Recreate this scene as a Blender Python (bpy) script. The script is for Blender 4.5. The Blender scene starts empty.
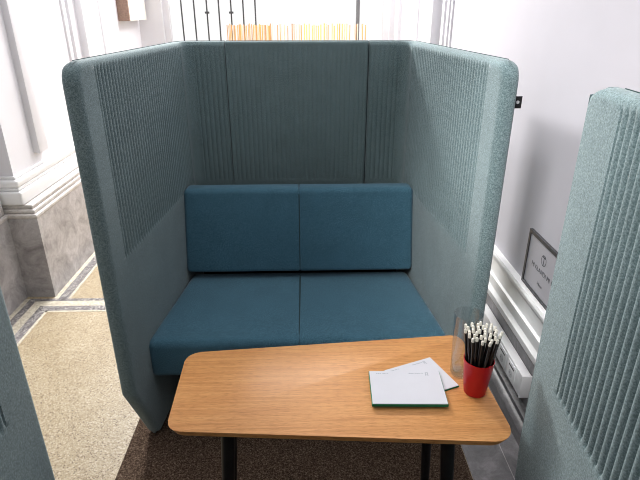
import bpy, bmesh, math, random
from mathutils import Vector, Matrix
random.seed(7)
D = bpy.data
SC = bpy.context.scene
COL = SC.collection

# ---------------------------------------------------------------- materials
def new_mat(name, rough=0.6, spec=0.5):
    m = D.materials.new(name); m.use_nodes = True
    nt = m.node_tree; b = nt.nodes['Principled BSDF']
    b.inputs['Roughness'].default_value = rough
    b.inputs['Specular IOR Level'].default_value = spec
    return m, nt, b

def coords(nt, scale=(1, 1, 1)):
    tc = nt.nodes.new('ShaderNodeTexCoord'); mp = nt.nodes.new('ShaderNodeMapping')
    mp.inputs['Scale'].default_value = scale
    nt.links.new(tc.outputs['Object'], mp.inputs['Vector'])
    return mp.outputs['Vector']

def noise(nt, vec, scale, detail=3, rough=0.6, dist=0.0):
    n = nt.nodes.new('ShaderNodeTexNoise')
    n.inputs['Scale'].default_value = scale; n.inputs['Detail'].default_value = detail
    n.inputs['Roughness'].default_value = rough; n.inputs['Distortion'].default_value = dist
    nt.links.new(vec, n.inputs['Vector'])
    return n.outputs['Fac']

def ramp(nt, fac, stops, interp='LINEAR'):
    r = nt.nodes.new('ShaderNodeValToRGB'); r.color_ramp.interpolation = interp
    el = r.color_ramp.elements
    while len(el) < len(stops): el.new(0.5)
    for e, (p, c) in zip(el, stops):
        e.position = p; e.color = (*c, 1)
    nt.links.new(fac, r.inputs['Fac'])
    return r.outputs['Color']

def mixc(nt, fac, a, b, mode='MIX'):
    m = nt.nodes.new('ShaderNodeMix'); m.data_type = 'RGBA'; m.blend_type = mode
    if isinstance(fac, float): m.inputs[0].default_value = fac
    else: nt.links.new(fac, m.inputs[0])
    nt.links.new(a, m.inputs[6]); nt.links.new(b, m.inputs[7])
    return m.outputs[2]

def bump(nt, b, fac, strength, dist=0.001):
    n = nt.nodes.new('ShaderNodeBump')
    n.inputs['Strength'].default_value = strength; n.inputs['Distance'].default_value = dist
    nt.links.new(fac, n.inputs['Height']); nt.links.new(n.outputs['Normal'], b.inputs['Normal'])

def plain(name, col, rough=0.6, spec=0.5, metal=0.0, vary=0.04, scale=30):
    m, nt, b = new_mat(name, rough, spec)
    f = noise(nt, coords(nt), scale, 2)
    lo = tuple(max(0, c*(1-vary)) for c in col); hi = tuple(min(1, c*(1+vary)) for c in col)
    nt.links.new(ramp(nt, f, [(0.3, lo), (0.7, hi)]), b.inputs['Base Color'])
    b.inputs['Metallic'].default_value = metal
    return m

def felt(name, dark, mid, light):
    m, nt, b = new_mat(name, 0.95, 0.15)
    v = coords(nt)
    f = noise(nt, v, 250, 2, 0.7)
    c1 = ramp(nt, f, [(0.28, dark), (0.5, mid), (0.72, light)])
    g = noise(nt, v, 9, 2)
    c2 = ramp(nt, g, [(0.3, (0.93, 0.93, 0.93)), (0.7, (1.05, 1.05, 1.05))])
    nt.links.new(mixc(nt, 1.0, c1, c2, 'MULTIPLY'), b.inputs['Base Color'])
    b.inputs['Sheen Weight'].default_value = 0.25; b.inputs['Sheen Roughness'].default_value = 0.5
    bump(nt, b, f, 0.2, 0.0012)
    return m

def wood():
    m, nt, b = new_mat('oak_veneer', 0.42, 0.4)
    f = noise(nt, coords(nt, (2.0, 60, 20)), 2.4, 5, 0.65, 0.25)
    c1 = ramp(nt, f, [(0.25, (0.54, 0.225, 0.064)), (0.45, (0.68, 0.312, 0.102)), (0.6, (0.75, 0.37, 0.132)), (0.8, (0.81, 0.44, 0.180))])
    g = noise(nt, coords(nt, (18, 330, 40)), 2.0, 3, 0.6)
    c2 = ramp(nt, g, [(0.36, (0.70, 0.62, 0.52)), (0.50, (1.0, 1.0, 1.0))])
    nt.links.new(mixc(nt, 0.85, c1, c2, 'MULTIPLY'), b.inputs['Base Color'])
    bump(nt, b, g, 0.12, 0.0004)
    return m

def terrazzo():
    m, nt, b = new_mat('cream_terrazzo', 0.45, 0.4)
    v = coords(nt)
    vo = nt.nodes.new('ShaderNodeTexVoronoi'); vo.inputs['Scale'].default_value = 240
    nt.links.new(v, vo.inputs['Vector'])
    sep = nt.nodes.new('ShaderNodeSeparateColor'); nt.links.new(vo.outputs['Color'], sep.inputs[0])
    c = ramp(nt, sep.outputs[0], [(0.0, (0.13, 0.09, 0.055)), (0.07, (0.29, 0.22, 0.13)), (0.20, (0.39, 0.315, 0.205)), (0.55, (0.46, 0.385, 0.265)), (0.85, (0.58, 0.505, 0.375))], 'CONSTANT')
    g = noise(nt, v, 3.5, 4, 0.6)
    c2 = ramp(nt, g, [(0.3, (0.90, 0.86, 0.80)), (0.65, (1.04, 1.03, 1.02))])
    nt.links.new(mixc(nt, 1.0, c, c2, 'MULTIPLY'), b.inputs['Base Color'])
    return m

def mosaic(name, stops, scale=70):
    m, nt, b = new_mat(name, 0.5, 0.4)
    vo = nt.nodes.new('ShaderNodeTexVoronoi'); vo.inputs['Scale'].default_value = scale
    nt.links.new(coords(nt), vo.inputs['Vector'])
    sep = nt.nodes.new('ShaderNodeSeparateColor'); nt.links.new(vo.outputs['Color'], sep.inputs[0])
    nt.links.new(ramp(nt, sep.outputs[1], stops, 'CONSTANT'), b.inputs['Base Color'])
    return m

def carpet_mat():
    m, nt, b = new_mat('brown_carpet', 1.0, 0.05)
    v = coords(nt)
    f = noise(nt, v, 170, 4, 0.75)
    nt.links.new(ramp(nt, f, [(0.32, (0.018, 0.011, 0.007)), (0.48, (0.070, 0.045, 0.031)), (0.60, (0.16, 0.115, 0.085)), (0.74, (0.42, 0.34, 0.26))]), b.inputs['Base Color'])
    bump(nt, b, f, 0.8, 0.004)
    return m

def marble(name, a, c, d, rough=0.35):
    m, nt, b = new_mat(name, rough, 0.45)
    v = coords(nt)
    f = noise(nt, v, 7, 8, 0.68, 1.2)
    c1 = ramp(nt, f, [(0.3, a), (0.5, c), (0.68, d)])
    g = noise(nt, v, 16, 6, 0.6, 2.5)
    c2 = ramp(nt, g, [(0.44, (1, 1, 1)), (0.5, (0.80, 0.78, 0.78)), (0.56, (1, 1, 1))])
    nt.links.new(mixc(nt, 0.6, c1, c2, 'MULTIPLY'), b.inputs['Base Color'])
    return m

def clear(name, tint=(0.95, 0.97, 0.98), refl=0.12):
    m = D.materials.new(name); m.use_nodes = True; nt = m.node_tree
    nt.nodes.remove(nt.nodes['Principled BSDF'])
    out = nt.nodes['Material Output']
    t = nt.nodes.new('ShaderNodeBsdfTransparent'); t.inputs[0].default_value = (*tint, 1)
    g = nt.nodes.new('ShaderNodeBsdfGlossy'); g.inputs['Roughness'].default_value = 0.08
    lw = nt.nodes.new('ShaderNodeLayerWeight'); lw.inputs['Blend'].default_value = refl
    mx = nt.nodes.new('ShaderNodeMixShader')
    nt.links.new(lw.outputs['Facing'], mx.inputs[0])
    nt.links.new(t.outputs[0], mx.inputs[1]); nt.links.new(g.outputs[0], mx.inputs[2])
    nt.links.new(mx.outputs[0], out.inputs['Surface'])
    return m

TEAL = felt('teal_felt', (0.080, 0.126, 0.133), (0.162, 0.233, 0.243), (0.285, 0.372, 0.384))
PIPE = plain('dark_teal_piping', (0.045, 0.075, 0.08), 0.9, 0.1)
BLUE = felt('blue_wool', (0.026, 0.084, 0.126), (0.064, 0.166, 0.234), (0.135, 0.280, 0.365))
BLACK = plain('black_paint', (0.008, 0.008, 0.009), 0.45, 0.4)
UNDER = plain('black_cloth', (0.010, 0.011, 0.013), 0.95, 0.05)
OAK = wood()
TERR = terrazzo()
CARP = carpet_mat()
WHITE = plain('white_wall_paint', (0.74, 0.73, 0.76), 0.7, 0.3, vary=0.015, scale=4)
WALLR = plain('shade_toned_wall_paint', (0.51, 0.495, 0.535), 0.7, 0.3, vary=0.015, scale=4)  # same paint as the white walls, darkened to stand for weaker light here
GREYW = plain('grey_plaster', (0.44, 0.44, 0.45), 0.8, 0.2)
TRIMW = plain('white_gloss_paint', (0.82, 0.82, 0.825), 0.35, 0.5, vary=0.01)
MARB = marble('pale_grey_marble', (0.24, 0.225, 0.23), (0.41, 0.39, 0.395), (0.56, 0.54, 0.545))
MARBD = marble('dark_grey_marble', (0.10, 0.098, 0.105), (0.17, 0.165, 0.175), (0.27, 0.26, 0.27))
CAPM = marble('taupe_marble', (0.44, 0.41, 0.39), (0.58, 0.545, 0.52), (0.70, 0.67, 0.65))
MOSD = mosaic('grey_mosaic', [(0.0, (0.10, 0.09, 0.09)), (0.3, (0.20, 0.185, 0.19)), (0.6, (0.29, 0.275, 0.27)), (0.85, (0.46, 0.43, 0.40))], 130)
MOSL = mosaic('cream_mosaic', [(0.0, (0.46, 0.41, 0.32)), (0.3, (0.58, 0.53, 0.42)), (0.7, (0.68, 0.64, 0.54))], 130)
PLAST = plain('white_plastic', (0.80, 0.80, 0.81), 0.35, 0.5, vary=0.01)
PLASTG = plain('grey_plastic', (0.56, 0.56, 0.58), 0.4, 0.5)
HOLE = plain('socket_dark', (0.04, 0.04, 0.045), 0.5)
PAPER = plain('white_paper', (0.63, 0.635, 0.685), 0.8, 0.2, vary=0.01)
GREEN = plain('green_card', (0.012, 0.20, 0.095), 0.6, 0.3)
INK = plain('grey_ink', (0.36, 0.40, 0.44), 0.8, 0.1)
RED = plain('red_plastic', (0.47, 0.008, 0.012), 0.3, 0.35)
REDIN = plain('red_plastic_inside', (0.40, 0.008, 0.01), 0.5, 0.3)
PENB = plain('black_lacquer', (0.007, 0.007, 0.008), 0.3, 0.5)
ERAS = plain('white_rubber', (0.78, 0.76, 0.68), 0.7, 0.3)
CLEAR = clear('clear_plastic', (0.93, 0.945, 0.95), 0.12)
GLASS = clear('window_glass', (0.99, 0.99, 0.99), 0.05)
FRAMEG = plain('dark_grey_metal', (0.045, 0.045, 0.05), 0.45, 0.4)
PLATE = plain('lavender_grey_plate', (0.43, 0.42, 0.46), 0.45, 0.4, vary=0.01)
SIGNINK = plain('dark_grey_ink', (0.07, 0.07, 0.08), 0.6, 0.3)
MULL = plain('grey_window_metal', (0.16, 0.16, 0.165), 0.5)
IRON = plain('dark_iron', (0.06, 0.06, 0.065), 0.55, 0.4)
CANE = [plain('orange_cane', (0.80, 0.42, 0.13), 0.6), plain('tan_cane', (0.82, 0.62, 0.38), 0.6),
        plain('yellow_cane', (0.85, 0.62, 0.16), 0.6), plain('brown_cane', (0.62, 0.36, 0.18), 0.6), plain('pale_cane', (0.86, 0.72, 0.58), 0.6)]
WIRE = plain('wire', (0.3, 0.28, 0.25), 0.4, 0.5, 0.8)
BROWN = plain('brown_wood_edge', (0.30, 0.20, 0.155), 0.6, 0.3, vary=0.15, scale=60)
CANVAS = plain('cream_canvas', (0.80, 0.76, 0.69), 0.8, 0.2)
TAGW = plain('tag_thread', (0.6, 0.6, 0.62), 0.8)

# ---------------------------------------------------------------- builders
def obj(name, bm, mat, parent=None, angle=35, loc=None):
    lim = math.radians(angle)
    bmesh.ops.recalc_face_normals(bm, faces=bm.faces)
    for f in bm.faces: f.smooth = True
    for e in bm.edges:
        if len(e.link_faces) == 2:
            e.smooth = e.calc_face_angle(0) < lim
    if parent is not None:                          # geometry is written in world space; parts are local to their thing
        bmesh.ops.transform(bm, matrix=Matrix.Translation(-world_loc(parent)), verts=bm.verts)
    elif loc is not None:
        bmesh.ops.transform(bm, matrix=Matrix.Translation(-Vector(loc)), verts=bm.verts)
    me = D.meshes.new(name); bm.to_mesh(me); bm.free()
    me.materials.append(mat)
    o = D.objects.new(name, me); COL.objects.link(o)
    if parent is not None: o.parent = parent
    elif loc is not None: o.location = loc
    return o

def world_loc(o):
    v = Vector(o.location)
    while o.parent: o = o.parent; v += Vector(o.location)
    return v

def thing(name, label, cat, loc, group=None):
    o = D.objects.new(name, None); COL.objects.link(o); o.location = loc
    o.empty_display_size = 0.05
    return tag(o, label, cat, group)

def tag(o, label, cat, group=None):
    o['label'] = label; o['category'] = cat
    if group: o['group'] = group
    return o

def struct(name, bm, mat, parent=None):
    o = obj(name, bm, mat, parent)
    if parent is None: o['kind'] = 'structure'
    return o

def box(x0, x1, y0, y1, z0, z1, bev=0.0, seg=2, bm=None):
    b2 = bmesh.new()
    bmesh.ops.create_cube(b2, size=1)
    for v in b2.verts:
        v.co = Vector(((x0+x1)/2+v.co.x*(x1-x0), (y0+y1)/2+v.co.y*(y1-y0), (z0+z1)/2+v.co.z*(z1-z0)))
    if bev: bmesh.ops.bevel(b2, geom=list(b2.edges), offset=bev, segments=seg, affect='EDGES', profile=0.5)
    return merge(bm, b2)

def merge(bm, b2):
    if bm is None: return b2
    me = D.meshes.new('tmp'); b2.to_mesh(me); b2.free(); bm.from_mesh(me); D.meshes.remove(me)
    return bm

def prism(pts, z0, z1, bev=0.0, seg=3, bm=None):
    b2 = bmesh.new()
    lo = [b2.verts.new((p[0], p[1], z0)) for p in pts]; hi = [b2.verts.new((p[0], p[1], z1)) for p in pts]
    n = len(pts); b2.faces.new(lo[::-1]); b2.faces.new(hi)
    for i in range(n): b2.faces.new((lo[i], lo[(i+1) % n], hi[(i+1) % n], hi[i]))
    if bev:
        es = [e for e in b2.edges if abs(e.verts[0].co.z-e.verts[1].co.z) < 1e-6]
        bmesh.ops.bevel(b2, geom=es, offset=bev, segments=seg, affect='EDGES', profile=0.5)
    return merge(bm, b2)

def extrude_y(prof, y0, y1, bm=None):
    """profile of (x, z) points swept along Y"""
    b2 = bmesh.new()
    a = [b2.verts.new((p[0], y0, p[1])) for p in prof]; c = [b2.verts.new((p[0], y1, p[1])) for p in prof]
    n = len(prof); b2.faces.new(a); b2.faces.new(c[::-1])
    for i in range(n): b2.faces.new((a[i], c[i], c[(i+1) % n], a[(i+1) % n]))
    return merge(bm, b2)

def rod(a, b, r0, r1=None, seg=10, bm=None):
    r1 = r0 if r1 is None else r1
    a = Vector(a); b = Vector(b); d = (b-a)
    b2 = bmesh.new()
    bmesh.ops.create_cone(b2, cap_ends=True, segments=seg, radius1=r0, radius2=r1, depth=d.length)
    q = d.to_track_quat('Z', 'Y').to_matrix().to_4x4()
    bmesh.ops.transform(b2, matrix=Matrix.Translation((a+b)/2) @ q, verts=b2.verts)
    return merge(bm, b2)

def lathe(prof, c, seg=40, close=False):
    bm = bmesh.new(); rings = []
    for r, z in prof:
        rings.append([bm.verts.new((c[0]+r*math.cos(2*math.pi*i/seg), c[1]+r*math.sin(2*math.pi*i/seg), c[2]+z)) for i in range(seg)] if r > 1e-6 else [bm.verts.new((c[0], c[1], c[2]+z))])
    for A, B in zip(rings, rings[1:]):
        for i in range(seg):
            j = (i+1) % seg
            if len(A) == 1: bm.faces.new((A[0], B[i], B[j]))
            elif len(B) == 1: bm.faces.new((A[i], A[j], B[0]))
            else: bm.faces.new((A[i], A[j], B[j], B[i]))
    return bm

def tube(pts, r, seg=6, bm=None):
    b2 = bmesh.new(); pts = [Vector(p) for p in pts]; rings = []
    for i, p in enumerate(pts):
        t = (pts[min(i+1, len(pts)-1)]-pts[max(i-1, 0)]).normalized()
        u = t.cross(Vector((0.3, 0.5, 0.81))).normalized(); w = t.cross(u)
        rings.append([b2.verts.new(p+r*(math.cos(2*math.pi*k/seg)*u+math.sin(2*math.pi*k/seg)*w)) for k in range(seg)])
    for A, B in zip(rings, rings[1:]):
        for k in range(seg): b2.faces.new((A[k], A[(k+1) % seg], B[(k+1) % seg], B[k]))
    b2.faces.new(rings[0][::-1]); b2.faces.new(rings[-1])
    return merge(bm, b2)

def text_bm(body, size, depth=0.0006):
    cu = D.curves.new('t', 'FONT'); cu.body = body; cu.size = size; cu.extrude = depth/2
    cu.align_x = 'CENTER'; cu.align_y = 'CENTER'
    o = D.objects.new('t', cu); COL.objects.link(o)
    bpy.context.view_layer.update()
    me = D.meshes.new_from_object(o.evaluated_get(bpy.context.evaluated_depsgraph_get()))
    D.objects.remove(o); D.curves.remove(cu)
    bm = bmesh.new(); bm.from_mesh(me); D.meshes.remove(me)
    return bm

# ---------------------------------------------------------------- felt booth panels
ZT, ZB, TH = 1.527, 0.008, 0.055
PITCH = 0.0230
XF, YF, XR, YR = 0.6117, -0.189, 0.5208, 0.835          # inner face: front edge, rear corner

def plan_path(pts, fillet):
    """dense polyline with one filleted corner -> function s -> (point, tangent), length"""
    P = [Vector(p) for p in pts]; out = [P[0]]
    for i in range(1, len(P)-1):
        a = (P[i-1]-P[i]).normalized(); b = (P[i+1]-P[i]).normalized()
        ang = a.angle(b); t = fillet/math.tan(ang/2)
        c = P[i]+(a+b).normalized()*(fillet/math.sin(ang/2))
        p0 = P[i]+a*t; p1 = P[i]+b*t
        v0 = p0-c; v1 = p1-c; w = v0.angle(v1); sg = 1 if v0.cross(v1) > 0 else -1
        for k in range(9):
            q = sg*w*k/8
            out.append(c+Vector((v0.x*math.cos(q)-v0.y*math.sin(q), v0.x*math.sin(q)+v0.y*math.cos(q))))
    out.append(P[-1])
    L = [0]
    for a, b in zip(out, out[1:]): L.append(L[-1]+(b-a).length)
    def f(s):
        s = min(max(s, 0), L[-1])
        for i in range(len(L)-1):
            if s <= L[i+1]+1e-9:
                d = (out[i+1]-out[i]); return out[i]+d*((s-L[i])/(L[i+1]-L[i])), d.normalized()
        return out[-1], (out[-1]-out[-2]).normalized()
    def tangent(s):
        return (f(s+0.004)[0]-f(s-0.004)[0]).normalized()
    return f, tangent, L[-1], L

def ro(d, r):
    a = r-min(max(d, 0), r); return a

def felt_panel(pts, fillet, ribs, front_r=0.024, end_r=0.004, shaped=True, xf=None, bow=0.0, deep=0.0068):
    f, tan, S, L = plan_path(pts, fillet)
    def s0(z):
        if not shaped: return 0.0
        h = ZT-z; R = 0.06; v = 0.0
        if h < R: v = R-math.sqrt(max(0, R*R-(R-h)**2))
        if z < 0.345: v = max(v, 0.168*(0.345-z)/0.345)
        return v-bow*max(0, 1-((z-1.06)/0.58)**2)
    cols = {0.0}
    for d in (0.0015, 0.004, 0.008, 0.013, 0.018, front_r): cols.add(d)
    for d in (0.0, 0.0008, 0.002, end_r): cols.add(S-d)
    s = 0.03
    inrib = lambda q: any(a-0.001 < q < b+0.001 for a, b in ribs)
    while s < S-0.01:
        if not inrib(s): cols.add(s)
        s += 0.03
    for l in L[1:-1]:
        if not inrib(l): cols.add(l)
    for a, b in ribs:
        n = round((b-a)/PITCH)
        for i in range(n*10+1): cols.add(a+(b-a)*i/(n*10))
    cs = []
    for c in sorted(cols):
        if not cs or c-cs[-1] > 4e-4: cs.append(c)
    rows = [ZB+d for d in (0, 0.002, 0.006, 0.012, 0.02, 0.09, 0.17, 0.25, 0.335, 0.345)]
    rows += [0.45, 0.6, 0.75, 0.84, 0.858, 0.861, 0.864, 0.868, 0.873, 0.88, 1.0, 1.15, 1.3, 1.4, 1.46]
    rows += [ZT-d for d in (0.05, 0.042, 0.035, 0.03, 0.025, 0.02, 0.016, 0.012, 0.008, 0.005, 0.0025, 0.001, 0.0)]
    def crest(s, z):
        for a, b in ribs:
            if a < s < b:
                n = round((b-a)/PITCH); t = (s-a)/(b-a)*n
                fz = min(max((z-0.858)/0.015, 0), 1)*min(max((ZT-0.012-z)/0.022, 0), 1)
                return deep*(1-abs(math.sin(math.pi*t))**0.85)*fz*(0.55 if s > SIDELEN and shaped else 1.0)
        return 0.0
    bm = bmesh.new(); IN = []; OUT = []
    for z in rows:
        e = s0(z); ri = []; rq = []
        for c in cs:
            if z < 0.85: s = e+c*(S-e)/S
            else: s = e+c*(0.1-e)/0.1 if c < 0.1 else c
            p, _ = f(s); t = tan(s); n = Vector((-t.y, t.x))          # towards the inside
            dz = min(ZT-z, z-ZB)
            r = front_r
            a = ro(s-e, r); b = ro(dz, r); g = ro(S-s, end_r)*(r/end_r)*0.25
            q = min(math.sqrt(a*a+b*b+g*g), r)
            off = r-math.sqrt(max(0, r*r-q*q))
            inn = p-n*(off*0.95+crest(s, z)); ou = p-n*(TH-off*0.9)
            ri.append(bm.verts.new((inn.x, inn.y, z))); rq.append(bm.verts.new((ou.x, ou.y, z)))
        IN.append(ri); OUT.append(rq)
    R = len(rows); N = len(cs)
    for i in range(R-1):
        for j in range(N-1):
            bm.faces.new((IN[i][j], IN[i+1][j], IN[i+1][j+1], IN[i][j+1]))
            bm.faces.new((OUT[i][j], OUT[i][j+1], OUT[i+1][j+1], OUT[i+1][j]))
        bm.faces.new((IN[i][0], OUT[i][0], OUT[i+1][0], IN[i+1][0]))
        bm.faces.new((IN[i][-1], IN[i+1][-1], OUT[i+1][-1], OUT[i][-1]))
    for j in range(N-1):
        bm.faces.new((IN[0][j], IN[0][j+1], OUT[0][j+1], OUT[0][j]))
        bm.faces.new((IN[-1][j], OUT[-1][j], OUT[-1][j+1], IN[-1][j+1]))
    # seam line along the front and top edges, lying on the felt
    seam = []
    zz = [0.05+0.05*k for k in range(29)]+[ZT-d for d in (0.045, 0.035, 0.025, 0.018, 0.012, 0.007, 0.003)]
    def edge_pt(s, z, k=0.036):
        p, _ = f(s); t = tan(s); n = Vector((-t.y, t.x)); q = p-n*k
        return Vector((q.x, q.y, z))
    if shaped:
        s = 0.064
    else: s = 0.0
    while s < S: seam.append(edge_pt(s, ZT)); s += 0.02
    seam.append(edge_pt(S-0.001, ZT))
    if xf:
        for v in bm.verts: v.co = xf(v.co)
        seam = [xf(v) for v in seam]
    return bm, tube(seam, 0.0018)

def booth_panel(name, parent, pts, fillet, ribs, **k):
    bm, sm = felt_panel(pts, fillet, ribs, **k)
    o = obj(name, bm, TEAL, parent, angle=50)
    obj('edge_seam', sm, PIPE, o)
    return o

SIDE = [(XF, YF), (XR, YR), (0.3375, YR)]
SIDELEN = math.hypot(XF-XR, YR-YF)
side_ribs = [(0.115, 0.115+PITCH*37), (SIDELEN+0.026, SIDELEN+0.026+PITCH*6)]
mx = lambda v: Vector((-v.x, v.y, v.z))

booth = thing('booth_sofa', 'high-backed teal felt booth with ribbed sides and blue cushions, facing the oak table', 'booth', (0, 0.3, 0))
booth_panel('side_panel', booth, SIDE, 0.045, side_ribs)
booth_panel('side_panel', booth, SIDE, 0.045, side_ribs, xf=mx)
booth_panel('rear_panel', booth, [(0.3335, YR), (-0.3335, YR)], 0.07, [(0.015, 0.652)], shaped=False, front_r=0.012, deep=0.0035)

for sx in (-1, 1):
    obj('seam_light_block', box(sx*0.3355-0.006, sx*0.3355+0.006, YR+0.018, YR+0.044, 0.02, ZT-0.012), PIPE, booth)  # strips added to block light leaking through the rear seams

def cushion(fn, bev, groove=0.005, seg=6):
    """box in unit space mapped by fn, with a stitched groove down the middle"""
    bm = bmesh.new(); bmesh.ops.create_cube(bm, size=2)
    for v in bm.verts: v.co = Vector(fn(v.co.x, v.co.y, v.co.z))
    bmesh.ops.bevel(bm, geom=list(bm.edges), offset=bev, segments=seg, affect='EDGES', profile=0.5)
    for x in (-0.006, -0.0025, 0, 0.0025, 0.006):
        bmesh.ops.bisect_plane(bm, geom=bm.verts[:]+bm.edges[:]+bm.faces[:], plane_co=(x, 0, 0), plane_no=(1, 0, 0), dist=1e-6)
    mid = [v for v in bm.verts if abs(v.co.x) < 1e-5]
    c = sum((v.co for v in mid), Vector())/len(mid)
    for v in mid:
        d = v.co-c; d.x = 0; v.co -= d.normalized()*groove
    for v in bm.verts:
        if 0.002 < abs(v.co.x) < 0.003:
            d = v.co-c; d.x = 0; v.co -= d.normalized()*groove*0.3
    return bm

def stitch(pts, parent):
    obj('seam', tube(pts, 0.0042), PIPE, parent)

seatw = lambda y: XF-(XF-XR)*(y-YF)/(YR-YF)-0.004
def seat_fn(x, y, z):
    yy = -0.012 if y < 0 else 0.60
    return (x*(seatw(yy)+(0.020 if y < 0 else 0)), yy, 0.284 if z < 0 else (0.462 if y < 0 else 0.458))
sc_ = obj('seat_cushion', cushion(seat_fn, 0.034, 0.008), BLUE, booth, angle=60)
stitch([(0, 0.03+0.03*k, 0.4570-0.000*k) for k in range(18)], sc_)
def back_fn(x, y, z):
    yb = 0.519 if z < 0 else 0.598
    yy = yb if y < 0 else yb+0.085
    return (x*(seatw(yy)+0.008), yy, (0.489 if z < 0 else 0.889)+(0.0 if y < 0 else 0.004))
bc_ = obj('back_cushion', cushion(back_fn, 0.024, 0.007), BLUE, booth, angle=60)
stitch([(0, 0.519+0.079*t+0.0035, 0.489+0.40*t) for t in [0.06+0.88*k/14 for k in range(15)]], bc_)
obj('seat_base', box(-0.54, 0.54, 0.13, 0.775, 0.008, 0.285, 0.01), UNDER, booth)
obj('back_support', box(-0.50, 0.50, 0.665, 0.772, 0.30, 0.82, 0.01), UNDER, booth)
tg = obj('fabric_tag', box(0.664, 0.690, -0.152, -0.1495, 1.388, 1.424, 0.0005), BLACK, booth)
obj('tag_emblem', rod((0.6775, -0.1522, 1.4065), (0.6775, -0.1528, 1.4065), 0.0055, seg=6), TAGW, tg)

# the opposite booth's side panels in the foreground (mirror of the booth beyond the table)
FG = [(XF, YF), (XF-(XF-XR)*0.82, YF+(YR-YF)*0.82)]
fg_ribs = [(0.138, 0.138+PITCH*29)]
for s, MY, bow, lab in ((1, -0.868, 0.055, 'teal ribbed felt booth panel in the right foreground beside the framed wall sign'),
               (-1, -0.935, 0.0, 'dark teal felt booth panel at the left edge of the foreground')):
    xf = (lambda v, s=s, MY=MY: Vector((s*v.x, MY-v.y, v.z)))
    bm, sm = felt_panel(FG, 0.05, fg_ribs, xf=xf, bow=bow)
    o = obj('booth_side_panel', bm, TEAL, None, angle=50, loc=(s*0.6, -1.1, 0))
    tag(o, lab, 'booth panel')
    obj('edge_seam', sm, PIPE, o)

# ---------------------------------------------------------------- table
ZTAB = 0.70
def round_poly(pts, r, n=8):
    out = []; N = len(pts)
    for i in range(N):
        P = Vector(pts[i]); a = (Vector(pts[i-1])-P).normalized(); b = (Vector(pts[(i+1) % N])-P).normalized()
        ang = a.angle(b); rr = r[i]; t = rr/math.tan(ang/2); c = P+(a+b).normalized()*(rr/math.sin(ang/2))
        v0 = P+a*t-c; v1 = P+b*t-c; w = v0.angle(v1); sg = 1 if v0.cross(v1) > 0 else -1
        for k in range(n+1):
            q = sg*w*k/n
            out.append(c+Vector((v0.x*math.cos(q)-v0.y*math.sin(q), v0.x*math.sin(q)+v0.y*math.cos(q))))
    return out
table = thing('side_table', 'four-cornered oak topped table with black legs between the booths', 'table', (0.1, -0.57, 0))
outl = round_poly([(-0.336, -0.412), (-0.324, -0.737), (0.547, -0.798), (0.526, -0.338)], [0.045, 0.04, 0.05, 0.03])
top = prism(outl, ZTAB-0.018, ZTAB)
cen = sum((Vector(p) for p in outl), Vector((0, 0)))/len(outl)
for v in top.verts:                                  # edge is chamfered back underneath
    if v.co.z < ZTAB-0.01:
        d = Vector((v.co.x, v.co.y))-cen; d = d*(1-0.012/d.length); v.co.x, v.co.y = cen.x+d.x, cen.y+d.y
bmesh.ops.bevel(top, geom=[e for e in top.edges if e.verts[0].co.z > ZTAB-0.01 and e.verts[1].co.z > ZTAB-0.01], offset=0.0015, segments=2, affect='EDGES', profile=0.5)
obj('table_top', top, OAK, table, angle=50)
obj('under_frame', merge(box(-0.24, 0.44, -0.585, -0.545, ZTAB-0.045, ZTAB-0.0175), box(0.38, 0.42, -0.70, -0.44, ZTAB-0.045, ZTAB-0.0175)), BLACK, table)
for (a, b) in (((-0.175, -0.690), (-0.215, -0.715)), ((-0.195, -0.480), (-0.235, -0.460)), ((0.395, -0.720), (0.440, -0.745)), ((0.415, -0.430), (0.450, -0.405))):
    bm = bmesh.new()
    bmesh.ops.create_cone(bm, cap_ends=True, segments=20, radius1=0.014, radius2=0.019, depth=1)
    for v in bm.verts:
        t = v.co.z+0.5
        v.co = Vector((v.co.x+b[0]+(a[0]-b[0])*t, v.co.y+b[1]+(a[1]-b[1])*t, 0.0085+(ZTAB-0.0175-0.0085)*t))
    obj('leg', bm, BLACK, table)

# ---------------------------------------------------------------- note pads
def pad(cs, z0, z1, label, marks):
    c = sum((Vector(p) for p in cs), Vector((0, 0)))/4
    t = thing('notepad', label, 'notepad', (c.x, c.y, z0), 'notepads on the table')
    obj('pad_block', prism(cs, z0, z1-0.0012, 0.0004, 1), GREEN, t)
    ins = [c+(Vector(p)-c)*0.985 for p in cs]
    sh = obj('paper_sheet', prism(ins, z1-0.0012, z1), PAPER, t)
    A, B, Cc, Dd = [Vector(p) for p in cs]                # back-left, back-right, front-right, front-left
    def uv(u, v): return (A*(1-u)+B*u)*(1-v)+(Dd*(1-u)+Cc*u)*v
    for name, group in marks:
        bm = None
        for u0, u1, v0, v1 in group:
            bm = prism([uv(u0, v1), uv(u1, v1), uv(u1, v0), uv(u0, v0)], z1, z1+0.0002, bm=bm)
        obj(name, bm, INK, sh)
    return t
heads = [('printed_line', [(u, u+0.018, 0.075, 0.095) for u in (0.10, 0.125, 0.15, 0.19, 0.215, 0.25)]),
         ('printed_line', [(u, u+0.018, 0.075, 0.10) for u in (0.56, 0.585, 0.61, 0.65, 0.675, 0.70, 0.74)]),
         ('printed_emblem', [(0.79, 0.83, 0.06, 0.075), (0.79, 0.80, 0.06, 0.17), (0.82, 0.83, 0.06, 0.17), (0.79, 0.83, 0.11, 0.12)])]
p2 = [(0.255, -0.520), (0.403, -0.461), (0.456, -0.592), (0.308, -0.651)]
p1 = [(0.209, -0.534), (0.411, -0.538), (0.404, -0.678), (0.203, -0.671)]
pad(p2, ZTAB, ZTAB+0.006, 'white notepad with green edge lying turned beneath the other pad', heads)
pad(p1, ZTAB+0.0063, ZTAB+0.0155, 'white notepad with green edge lying on top, squared to the table', heads)

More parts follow.
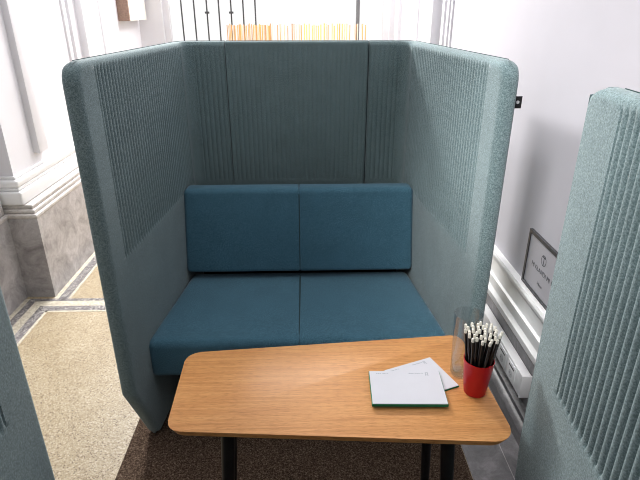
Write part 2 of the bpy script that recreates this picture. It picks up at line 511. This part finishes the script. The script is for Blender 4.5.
# ---------------------------------------------------------------- cup, pencils, tumbler
CX, CY = 0.493, -0.612
cup = thing('pencil_cup', 'red tapered plastic cup full of pencils on the right end of the table', 'cup', (CX, CY, ZTAB))
obj('cup_body', lathe([(0, 0.0005), (0.026, 0.0005), (0.0295, 0.003), (0.031, 0.012), (0.0405, 0.108), (0.0405, 0.110), (0.0388, 0.110), (0.0385, 0.107), (0.0292, 0.010), (0.027, 0.006), (0, 0.006)], (CX, CY, ZTAB), 48), RED, cup)
proto = None
NP = 38
for i in range(NP):
    q = math.sqrt((i+0.5)/NP); a = i*2.39996
    rb = 0.0232*q; rt = 0.0495*q; h = 0.181+random.uniform(-0.010, 0.010)-0.006*q
    w = random.uniform(-0.05, 0.05)
    bx, by = CX+rb*math.cos(a), CY+rb*math.sin(a)
    tx, ty = CX+rt*math.cos(a+w), CY+rt*math.sin(a+w)
    d = Vector((tx-bx, ty-by, h)).normalized()
    if proto is None:
        proto = thing('pencil', '', 'pencil', (0, 0, 0))
        parts = [obj('barrel', rod((0, 0, 0), (0, 0, 0.180), 0.0029, seg=8), PENB, proto),
                 obj('eraser_tip', lathe([(0, 0.1795), (0.0038, 0.1795), (0.0038, 0.1885), (0.0032, 0.1905), (0.0015, 0.1915), (0, 0.1917)], (0, 0, 0), 12), ERAS, proto)]
        o = proto
    else:
        o = proto.copy(); COL.objects.link(o)
        for c in parts:
            k = c.copy(); k.parent = o; COL.objects.link(k)
    tag(o, 'black pencil with a white tip standing in the red cup', 'pencil', 'pencils in the red cup')
    o.location = (bx, by, ZTAB+0.0075)
    o.rotation_mode = 'QUATERNION'; o.rotation_quaternion = d.to_track_quat('Z', 'Y')

tum = obj('plastic_tumbler', lathe([(0, 0.0005), (0.030, 0.0005), (0.031, 0.004), (0.034, 0.10), (0.0385, 0.20), (0.0377, 0.20), (0.0332, 0.10), (0.030, 0.006), (0, 0.005)], (0.478, -0.530, ZTAB), 40), CLEAR, None, loc=(0.478, -0.530, ZTAB))
tag(tum, 'tall clear plastic tumbler standing behind the red cup of pencils', 'tumbler')

# ---------------------------------------------------------------- the room
XW, XL, XP, YB = 0.974, -1.76, -1.558, 4.10
struct('floor', box(-4.5, 3.0, -4.0, 8.0, -0.05, 0.0), TERR)
rug = obj('carpet', prism([(-0.714, -3.0), (0.664, -3.0), (0.664, 0.95), (-0.714, 0.95)], 0.0, 0.008, 0.002), CARP, None, loc=(0, -1, 0))
tag(rug, 'dark brown speckled carpet lying under the booth and table', 'carpet')
struct('trim_1', box(0.668, 0.825, -4.0, 4.0, 0.0, 0.003), MARBD)
struct('trim_2', box(0.8255, 0.8285, -4.0, 4.0, 0.0, 0.0034), MARB)
struct('trim_3', box(0.829, 0.905, -4.0, 4.0, 0.0, 0.003), MARBD)
# mosaic bands in the terrazzo
def band(n, rects, mat, z=0.002):
    bm = None
    for r in rects: bm = box(*r, 0.0, z, bm=bm)
    struct(n, bm, mat)
band('trim_4', [(-1.60, -0.72, 1.000, 1.052), (-1.60, -1.545, -3.0, 1.0)], MOSD, 0.0024)
band('trim_5', [(-1.545, -0.72, 0.985, 1.0), (-1.60, -0.72, 1.052, 1.112), (-1.655, -1.60, -3.0, 1.112), (-1.545, -1.530, -3.0, 1.0)], MOSL, 0.0018)
band('trim_6', [(-1.655, -0.72, 1.112, 1.142), (-1.70, -1.655, -3.0, 1.142), (-1.528, -1.468, 1.142, 4.0)], MOSD, 0.0021)
band('trim_7', [(-1.468, -1.452, 1.142, 4.0), (-1.556, -1.528, 1.142, 4.0), (-1.76, -1.70, -3.0, 1.142)], MOSL, 0.0023)

# right wall with its moulded dado
struct('wall_right', box(XW, XW+0.15, -4.0, YB, 0, 4.2), WALLR)
struct('ceiling', box(XL-0.15, XW+0.15, -4.15, YB+0.25, 4.2, 4.3), GREYW)
struct('wall_front', box(XL-0.15, XW+0.15, -4.15, -4.0, 0, 4.2), GREYW)
prof = [(XW+0.01, 0.352), (XW-0.030, 0.352), (XW-0.034, 0.360), (XW-0.034, 0.385), (XW-0.024, 0.392), (XW-0.018, 0.400), (XW-0.018, 0.436), (XW-0.026, 0.440),
        (XW-0.026, 0.458), (XW-0.016, 0.464), (XW-0.012, 0.475), (XW-0.012, 0.528), (XW-0.018, 0.535), (XW-0.026, 0.552), (XW-0.034, 0.560), (XW-0.036, 0.575), (XW-0.030, 0.586), (XW+0.01, 0.586)]
struct('trim_8', extrude_y(prof, -4.0, 1.80), TRIMW)
struct('baseboard_right', extrude_y([(XW+0.01, 0), (XW-0.068, 0), (XW-0.068, 0.055), (XW-0.055, 0.070), (XW-0.040, 0.074), (XW-0.040, 0.095), (XW-0.014, 0.110), (XW-0.012, 0.352), (XW+0.01, 0.352)], -4.0, 1.80), MARBD)
# pilaster and casing further along the right wall
bm = box(XW-0.082, XW+0.01, 2.06, 2.42, 0, 4.2)
struct('trim_9', bm, WHITE)
bm = box(XW-0.012, XW+0.01, 1.815, 1.845, 0, 4.2); bm = box(XW-0.022, XW+0.01, 1.86, 1.905, 0, 4.2, bm=bm); bm = box(XW-0.03, XW+0.01, 1.94, 2.0, 0, 4.2, bm=bm)
struct('trim_10', bm, WHITE)
bm = box(XW-0.012, XW+0.01, 2.9, 3.1, 0, 4.2); bm = box(XW-0.03, XW+0.01, 3.75, 3.95, 0, 4.2, bm=bm)
struct('trim_11', bm, WHITE)

# left wall: recessed near the camera, then a panelled pier on a marble base
struct('wall_left', box(XL-0.15, XL, -4.0, YB, 0, 4.2), WHITE)
def dado(x0, x1, y0, y1, zc=0.535):
    return box(x0, x1, y0, y1, 0, zc)
def stepped(x1, y0, y1, steps, xin, bm=None, side=True):
    """stack of mouldings: each (z0, z1, projection) grows the block outwards"""
    for z0, z1, pj in steps: bm = box(xin, x1+pj, y0-pj, y1, z0, z1, min(0.012, (z1-z0)*0.3), 3, bm=bm)
    return bm
PY = 1.17
struct('baseboard_left', box(XL, XP, PY, YB, 0, 0.530), MARB)
struct('trim_12', box(XL, XL+0.030, -4.0, PY, 0, 0.53), MARB)
bm = stepped(XP, PY, YB, [(0.530, 0.556, 0.004), (0.556, 0.582, -0.010), (0.582, 0.607, -0.022)], XL)
bm = box(XL, XL+0.040, -4.0, PY, 0.53, 0.556, 0.006, bm=bm); bm = box(XL, XL+0.02, -4.0, PY, 0.556, 0.607, 0.006, bm=bm)
struct('trim_13', bm, CAPM)
XS = XP-0.105; SY = PY+0.050
bm = stepped(XS, SY, YB, [(0.607, 0.690, 0.040), (0.690, 0.712, 0.026), (0.712, 0.756, 0.030), (0.756, 0.775, 0.012)], XL)
bm = box(XL, XL+0.02, -4.0, PY, 0.607, 0.70, 0.006, bm=bm)
struct('trim_14', bm, TRIMW)
bm = box(XL, XS, SY, YB, 0.77, 4.2)
struct('wall_left_pier', bm, WHITE)
bm = box(XS-0.01, XS+0.040, 1.50, 1.62, 0.84, 4.2, 0.004)
struct('trim_15', bm, WHITE)
bm = None
for y0, y1, pj in ((2.28, 2.33, 0.014), (2.36, 2.42, 0.024), (2.53, 2.75, 0.050)): bm = box(XS-0.01, XS+pj, y0, y1, 0.775, 4.2, 0.003, bm=bm)
struct('trim_16', bm, WHITE)
struct('trim_17', box(XS-0.01, XS+0.015, 3.0, 3.08, 0.775, 4.2, 0.003), WHITE)

# end wall with the tall bright window
WX0, WX1, WZ0, WZ1 = -1.42, 0.915, 0.55, 4.1
bm = box(-4.0, WX0, YB, YB+0.25, 0, 4.2); bm = box(WX1, XW+0.15, YB, YB+0.25, 0, 4.2, bm=bm); bm = box(WX0, WX1, YB, YB+0.25, 0, WZ0, bm=bm)
bm = box(WX0, WX1, YB, YB+0.25, WZ1, 4.2, bm=bm)
struct('wall_back', bm, WHITE)
win = box(WX0, WX0+0.06, YB+0.05, YB+0.11, WZ0, WZ1); win = box(WX1-0.06, WX1, YB+0.05, YB+0.11, WZ0, WZ1, bm=win)
win = box(WX0, WX1, YB+0.05, YB+0.11, WZ0, WZ0+0.06, bm=win); win = box(WX0, WX1, YB+0.05, YB+0.11, WZ1-0.06, WZ1, bm=win)
w1 = struct('window_1', win, WHITE)
obj('mullion', box(0.572, 0.606, YB+0.05, YB+0.11, WZ0, WZ1), MULL, w1)
obj('window_pane', box(WX0+0.05, WX1-0.05, YB+0.075, YB+0.081, WZ0+0.05, WZ1-0.05), GLASS, w1)
gr = thing('window_grille', 'dark iron bars standing in the left half of the bright window', 'grille', (-0.8, YB-0.03, 0.55))
bars = [-1.211, -1.083, -0.955, -0.834, -0.711, -0.588, -0.466]
for i, x in enumerate(bars):
    o = obj('bar', rod((x, YB-0.03, 0.55), (x, YB-0.03, 3.4), 0.0075, seg=8), IRON, gr)
    if i in (2, 4): obj('collar', rod((x-0.022, YB-0.03, 1.625), (x+0.022, YB-0.03, 1.625), 0.010, seg=8), IRON, o)
obj('rail', box(bars[0]-0.03, bars[-1]+0.03, YB-0.045, YB-0.015, 0.56, 0.60), IRON, gr)
obj('rail', box(bars[0]-0.03, bars[-1]+0.03, YB-0.045, YB-0.015, 3.36, 3.40), IRON, gr)

# reed screen in front of the window: upright canes, tied by wires
YC = 3.90
reed = thing('reed_screen', 'upright orange and yellow cane screen in front of the bright window', 'screen', (0.1, YC, 0))
k = 0; x = -0.735
while x < 0.66 and k < 96:
    u = (x+0.735)/1.39
    r = random.uniform(0.0035, 0.0062)
    if u < 0.34: m = random.choice([0, 0, 3, 4, 1])
    elif u < 0.55: m = random.choice([0, 4, 1, 3])
    elif u < 0.88: m = random.choice([2, 2, 1, 0])
    else: m = random.choice([4, 0])
    obj('cane', rod((x, YC, 0.03), (x+random.uniform(-0.004, 0.004), YC, 1.515+random.uniform(-0.012, 0.012)), r, seg=8), CANE[m], reed)
    k += 1
    gap = 0.0125 if u < 0.32 else random.uniform(0.016, 0.032)
    if 0.42 < u < 0.46 or 0.72 < u < 0.75 or 0.86 < u < 0.9: gap = 0.045
    x += max(gap, 2*r+0.002)
for z in (0.15, 0.6, 1.05): obj('tie_wire', rod((-0.745, YC-0.0075, z), (0.67, YC-0.0075, z), 0.0015, seg=6), WIRE, reed)
obj('foot_rail', box(-0.76, 0.68, YC-0.05, YC+0.05, 0.0, 0.03), BROWN, reed)

# boxed picture on the left wall
pic = thing('framed_picture', 'cream picture with a brown wooden edge hanging on the left white wall', 'picture', (XS, 3.5, 1.56))
obj('frame', box(XS, XS+0.100, 3.47, 3.50, 1.560, 2.4, 0.002), BROWN, pic)
obj('canvas', box(XS, XS+0.095, 3.50, 4.05, 1.560, 2.4), CANVAS, pic)

# sign on the right wall
SY0, SY1, SZ0, SZ1 = -0.085, 0.231, 0.590, 0.832
sign = thing('wall_sign', 'small grey sign in a dark frame on the right wall above the moulding', 'sign', (XW, (SY0+SY1)/2, (SZ0+SZ1)/2))
bm = box(XW-0.012, XW, SY0, SY1, SZ0, SZ0+0.014); bm = box(XW-0.012, XW, SY0, SY1, SZ1-0.014, SZ1, bm=bm)
bm = box(XW-0.012, XW, SY0, SY0+0.014, SZ0+0.014, SZ1-0.014, bm=bm); bm = box(XW-0.012, XW, SY1-0.014, SY1, SZ0+0.014, SZ1-0.014, bm=bm)
obj('frame', bm, FRAMEG, sign)
plate = obj('plate', box(XW-0.008, XW, SY0+0.013, SY1-0.013, SZ0+0.013, SZ1-0.013), PLATE, sign)
RT = Matrix(((0, 0, -1, 0), (-1, 0, 0, 0), (0, 1, 0, 0), (0, 0, 0, 1)))     # text plane -> the wall's face, read from the room
def wall_text(name, body, size, y, z):
    bm = text_bm(body, size)
    bmesh.ops.transform(bm, matrix=Matrix.Translation((XW-0.0083, y, z)) @ RT, verts=bm.verts)
    obj(name, bm, SIGNINK, plate)
MYs = (SY0+SY1)/2
wall_text('lettering', 'HI KLANDI MI 1', 0.028, MYs, 0.704)
wall_text('lettering', 'Hilaan', 0.018, MYs, 0.648)
bm = bmesh.new()
ring = []
for i in range(28):
    a = 2*math.pi*i/28
    ring.append([bm.verts.new((XW-0.0086, MYs+r*math.cos(a), 0.757+r*math.sin(a))) for r in (0.019, 0.0225)])
for i in range(28):
    A, B = ring[i], ring[(i+1) % 28]; bm.faces.new((A[0], A[1], B[1], B[0]))
bm = box(XW-0.0087, XW-0.0081, MYs-0.002, MYs+0.002, 0.735, 0.772, bm=bm); bm = box(XW-0.0087, XW-0.0081, MYs-0.012, MYs+0.012, 0.768, 0.773, bm=bm)
obj('emblem', bm, SIGNINK, plate)

# socket box low on the right wall
X1 = XW-0.0145
XB = XW-0.056
sb = thing('socket_box', 'white cable duct with two sockets low on the right wall beside the table', 'socket box', (XW, 0.2, 0.2))
duct = obj('duct', box(XB, X1, -0.025, 0.56, 0.168, 0.276, 0.005, 2), PLAST, sb)
obj('end_cap', box(XB-0.002, X1, -0.031, -0.024, 0.166, 0.278, 0.002, 2), PLAST, sb)
for y in (0.075, 0.185):
    s = obj('socket', box(XB-0.004, XB+0.001, y-0.042, y+0.042, 0.180, 0.264, 0.002, 2), PLAST, sb)
    obj('socket_well', rod((XB-0.0046, y, 0.212), (XB-0.003, y, 0.212), 0.019, seg=24), PLASTG, s)
    obj('rocker_slot', box(XB-0.0047, XB-0.003, y-0.028, y+0.028, 0.243, 0.250), HOLE, s)
    for dy in (-0.0095, 0.0095): obj('pin_hole', rod((XB-0.0052, y+dy, 0.212), (XB-0.0042, y+dy, 0.212), 0.0026, seg=10), HOLE, s)

# ---------------------------------------------------------------- light
w = D.worlds.new('daylight'); SC.world = w; w.use_nodes = True
bg = w.node_tree.nodes['Background']; bg.inputs['Color'].default_value = (1.0, 0.99, 0.985, 1); bg.inputs['Strength'].default_value = 0.88
def area(name, loc, target, sx, sy, power, col=(1, 1, 1)):
    l = D.lights.new(name, 'AREA'); l.shape = 'RECTANGLE'; l.size = sx; l.size_y = sy; l.energy = power; l.color = col
    o = D.objects.new(name, l); COL.objects.link(o); o.location = loc
    o.rotation_euler = (Vector(target)-Vector(loc)).to_track_quat('-Z', 'Y').to_euler()
    return o
area('window_daylight', (0.2, 4.0, 3.35), (-0.3, -0.1, 0.7), 1.4, 0.8, 110, (1.0, 0.985, 0.96))
area('side_daylight', (-1.50, 2.8, 2.85), (0.5, 0.2, 1.3), 0.8, 0.3, 172, (1.0, 0.99, 0.975))
area('right_wall_fill', (-0.9, -2.2, 3.4), (0.974, 0.14, 0.80), 0.7, 0.5, 2.6, (1.0, 0.99, 0.98)).data.spread = math.radians(24)  # added narrow fill aimed at the right wall, no window behind it
area('top_fill', (-0.4, 0.1, 4.15), (-0.4, 0.1, 0), 1.6, 3.0, 24, (1.0, 0.98, 0.96))  # added soft fill from above

# ---------------------------------------------------------------- camera
f, pitch, yaw, roll = 523.02, 0.4176, 0.0262, -0.0007
cp, sp = math.cos(pitch), math.sin(pitch); cy, sy = math.cos(yaw), math.sin(yaw)
F = Vector((sy*cp, cy*cp, -sp)); R = Vector((cy, -sy, 0)); U = R.cross(F)
R2 = R*math.cos(roll)+U*math.sin(roll); U2 = -R*math.sin(roll)+U*math.cos(roll)
cam = D.cameras.new('camera'); co = D.objects.new('camera', cam); COL.objects.link(co)
cam.sensor_fit = 'HORIZONTAL'; cam.sensor_width = 36; cam.lens = f*36/640
cam.clip_start = 0.02
co.matrix_world = Matrix(((R2.x, U2.x, -F.x, 0.0377), (R2.y, U2.y, -F.y, -1.7491), (R2.z, U2.z, -F.z, 1.6673), (0, 0, 0, 1)))
SC.camera = co
SC.cycles.filter_width = 1.0
vs = SC.view_settings
vs.view_transform = 'Standard'; vs.look = 'None'; vs.gamma = 1.0; vs.use_curve_mapping = False; vs.exposure = 0.27
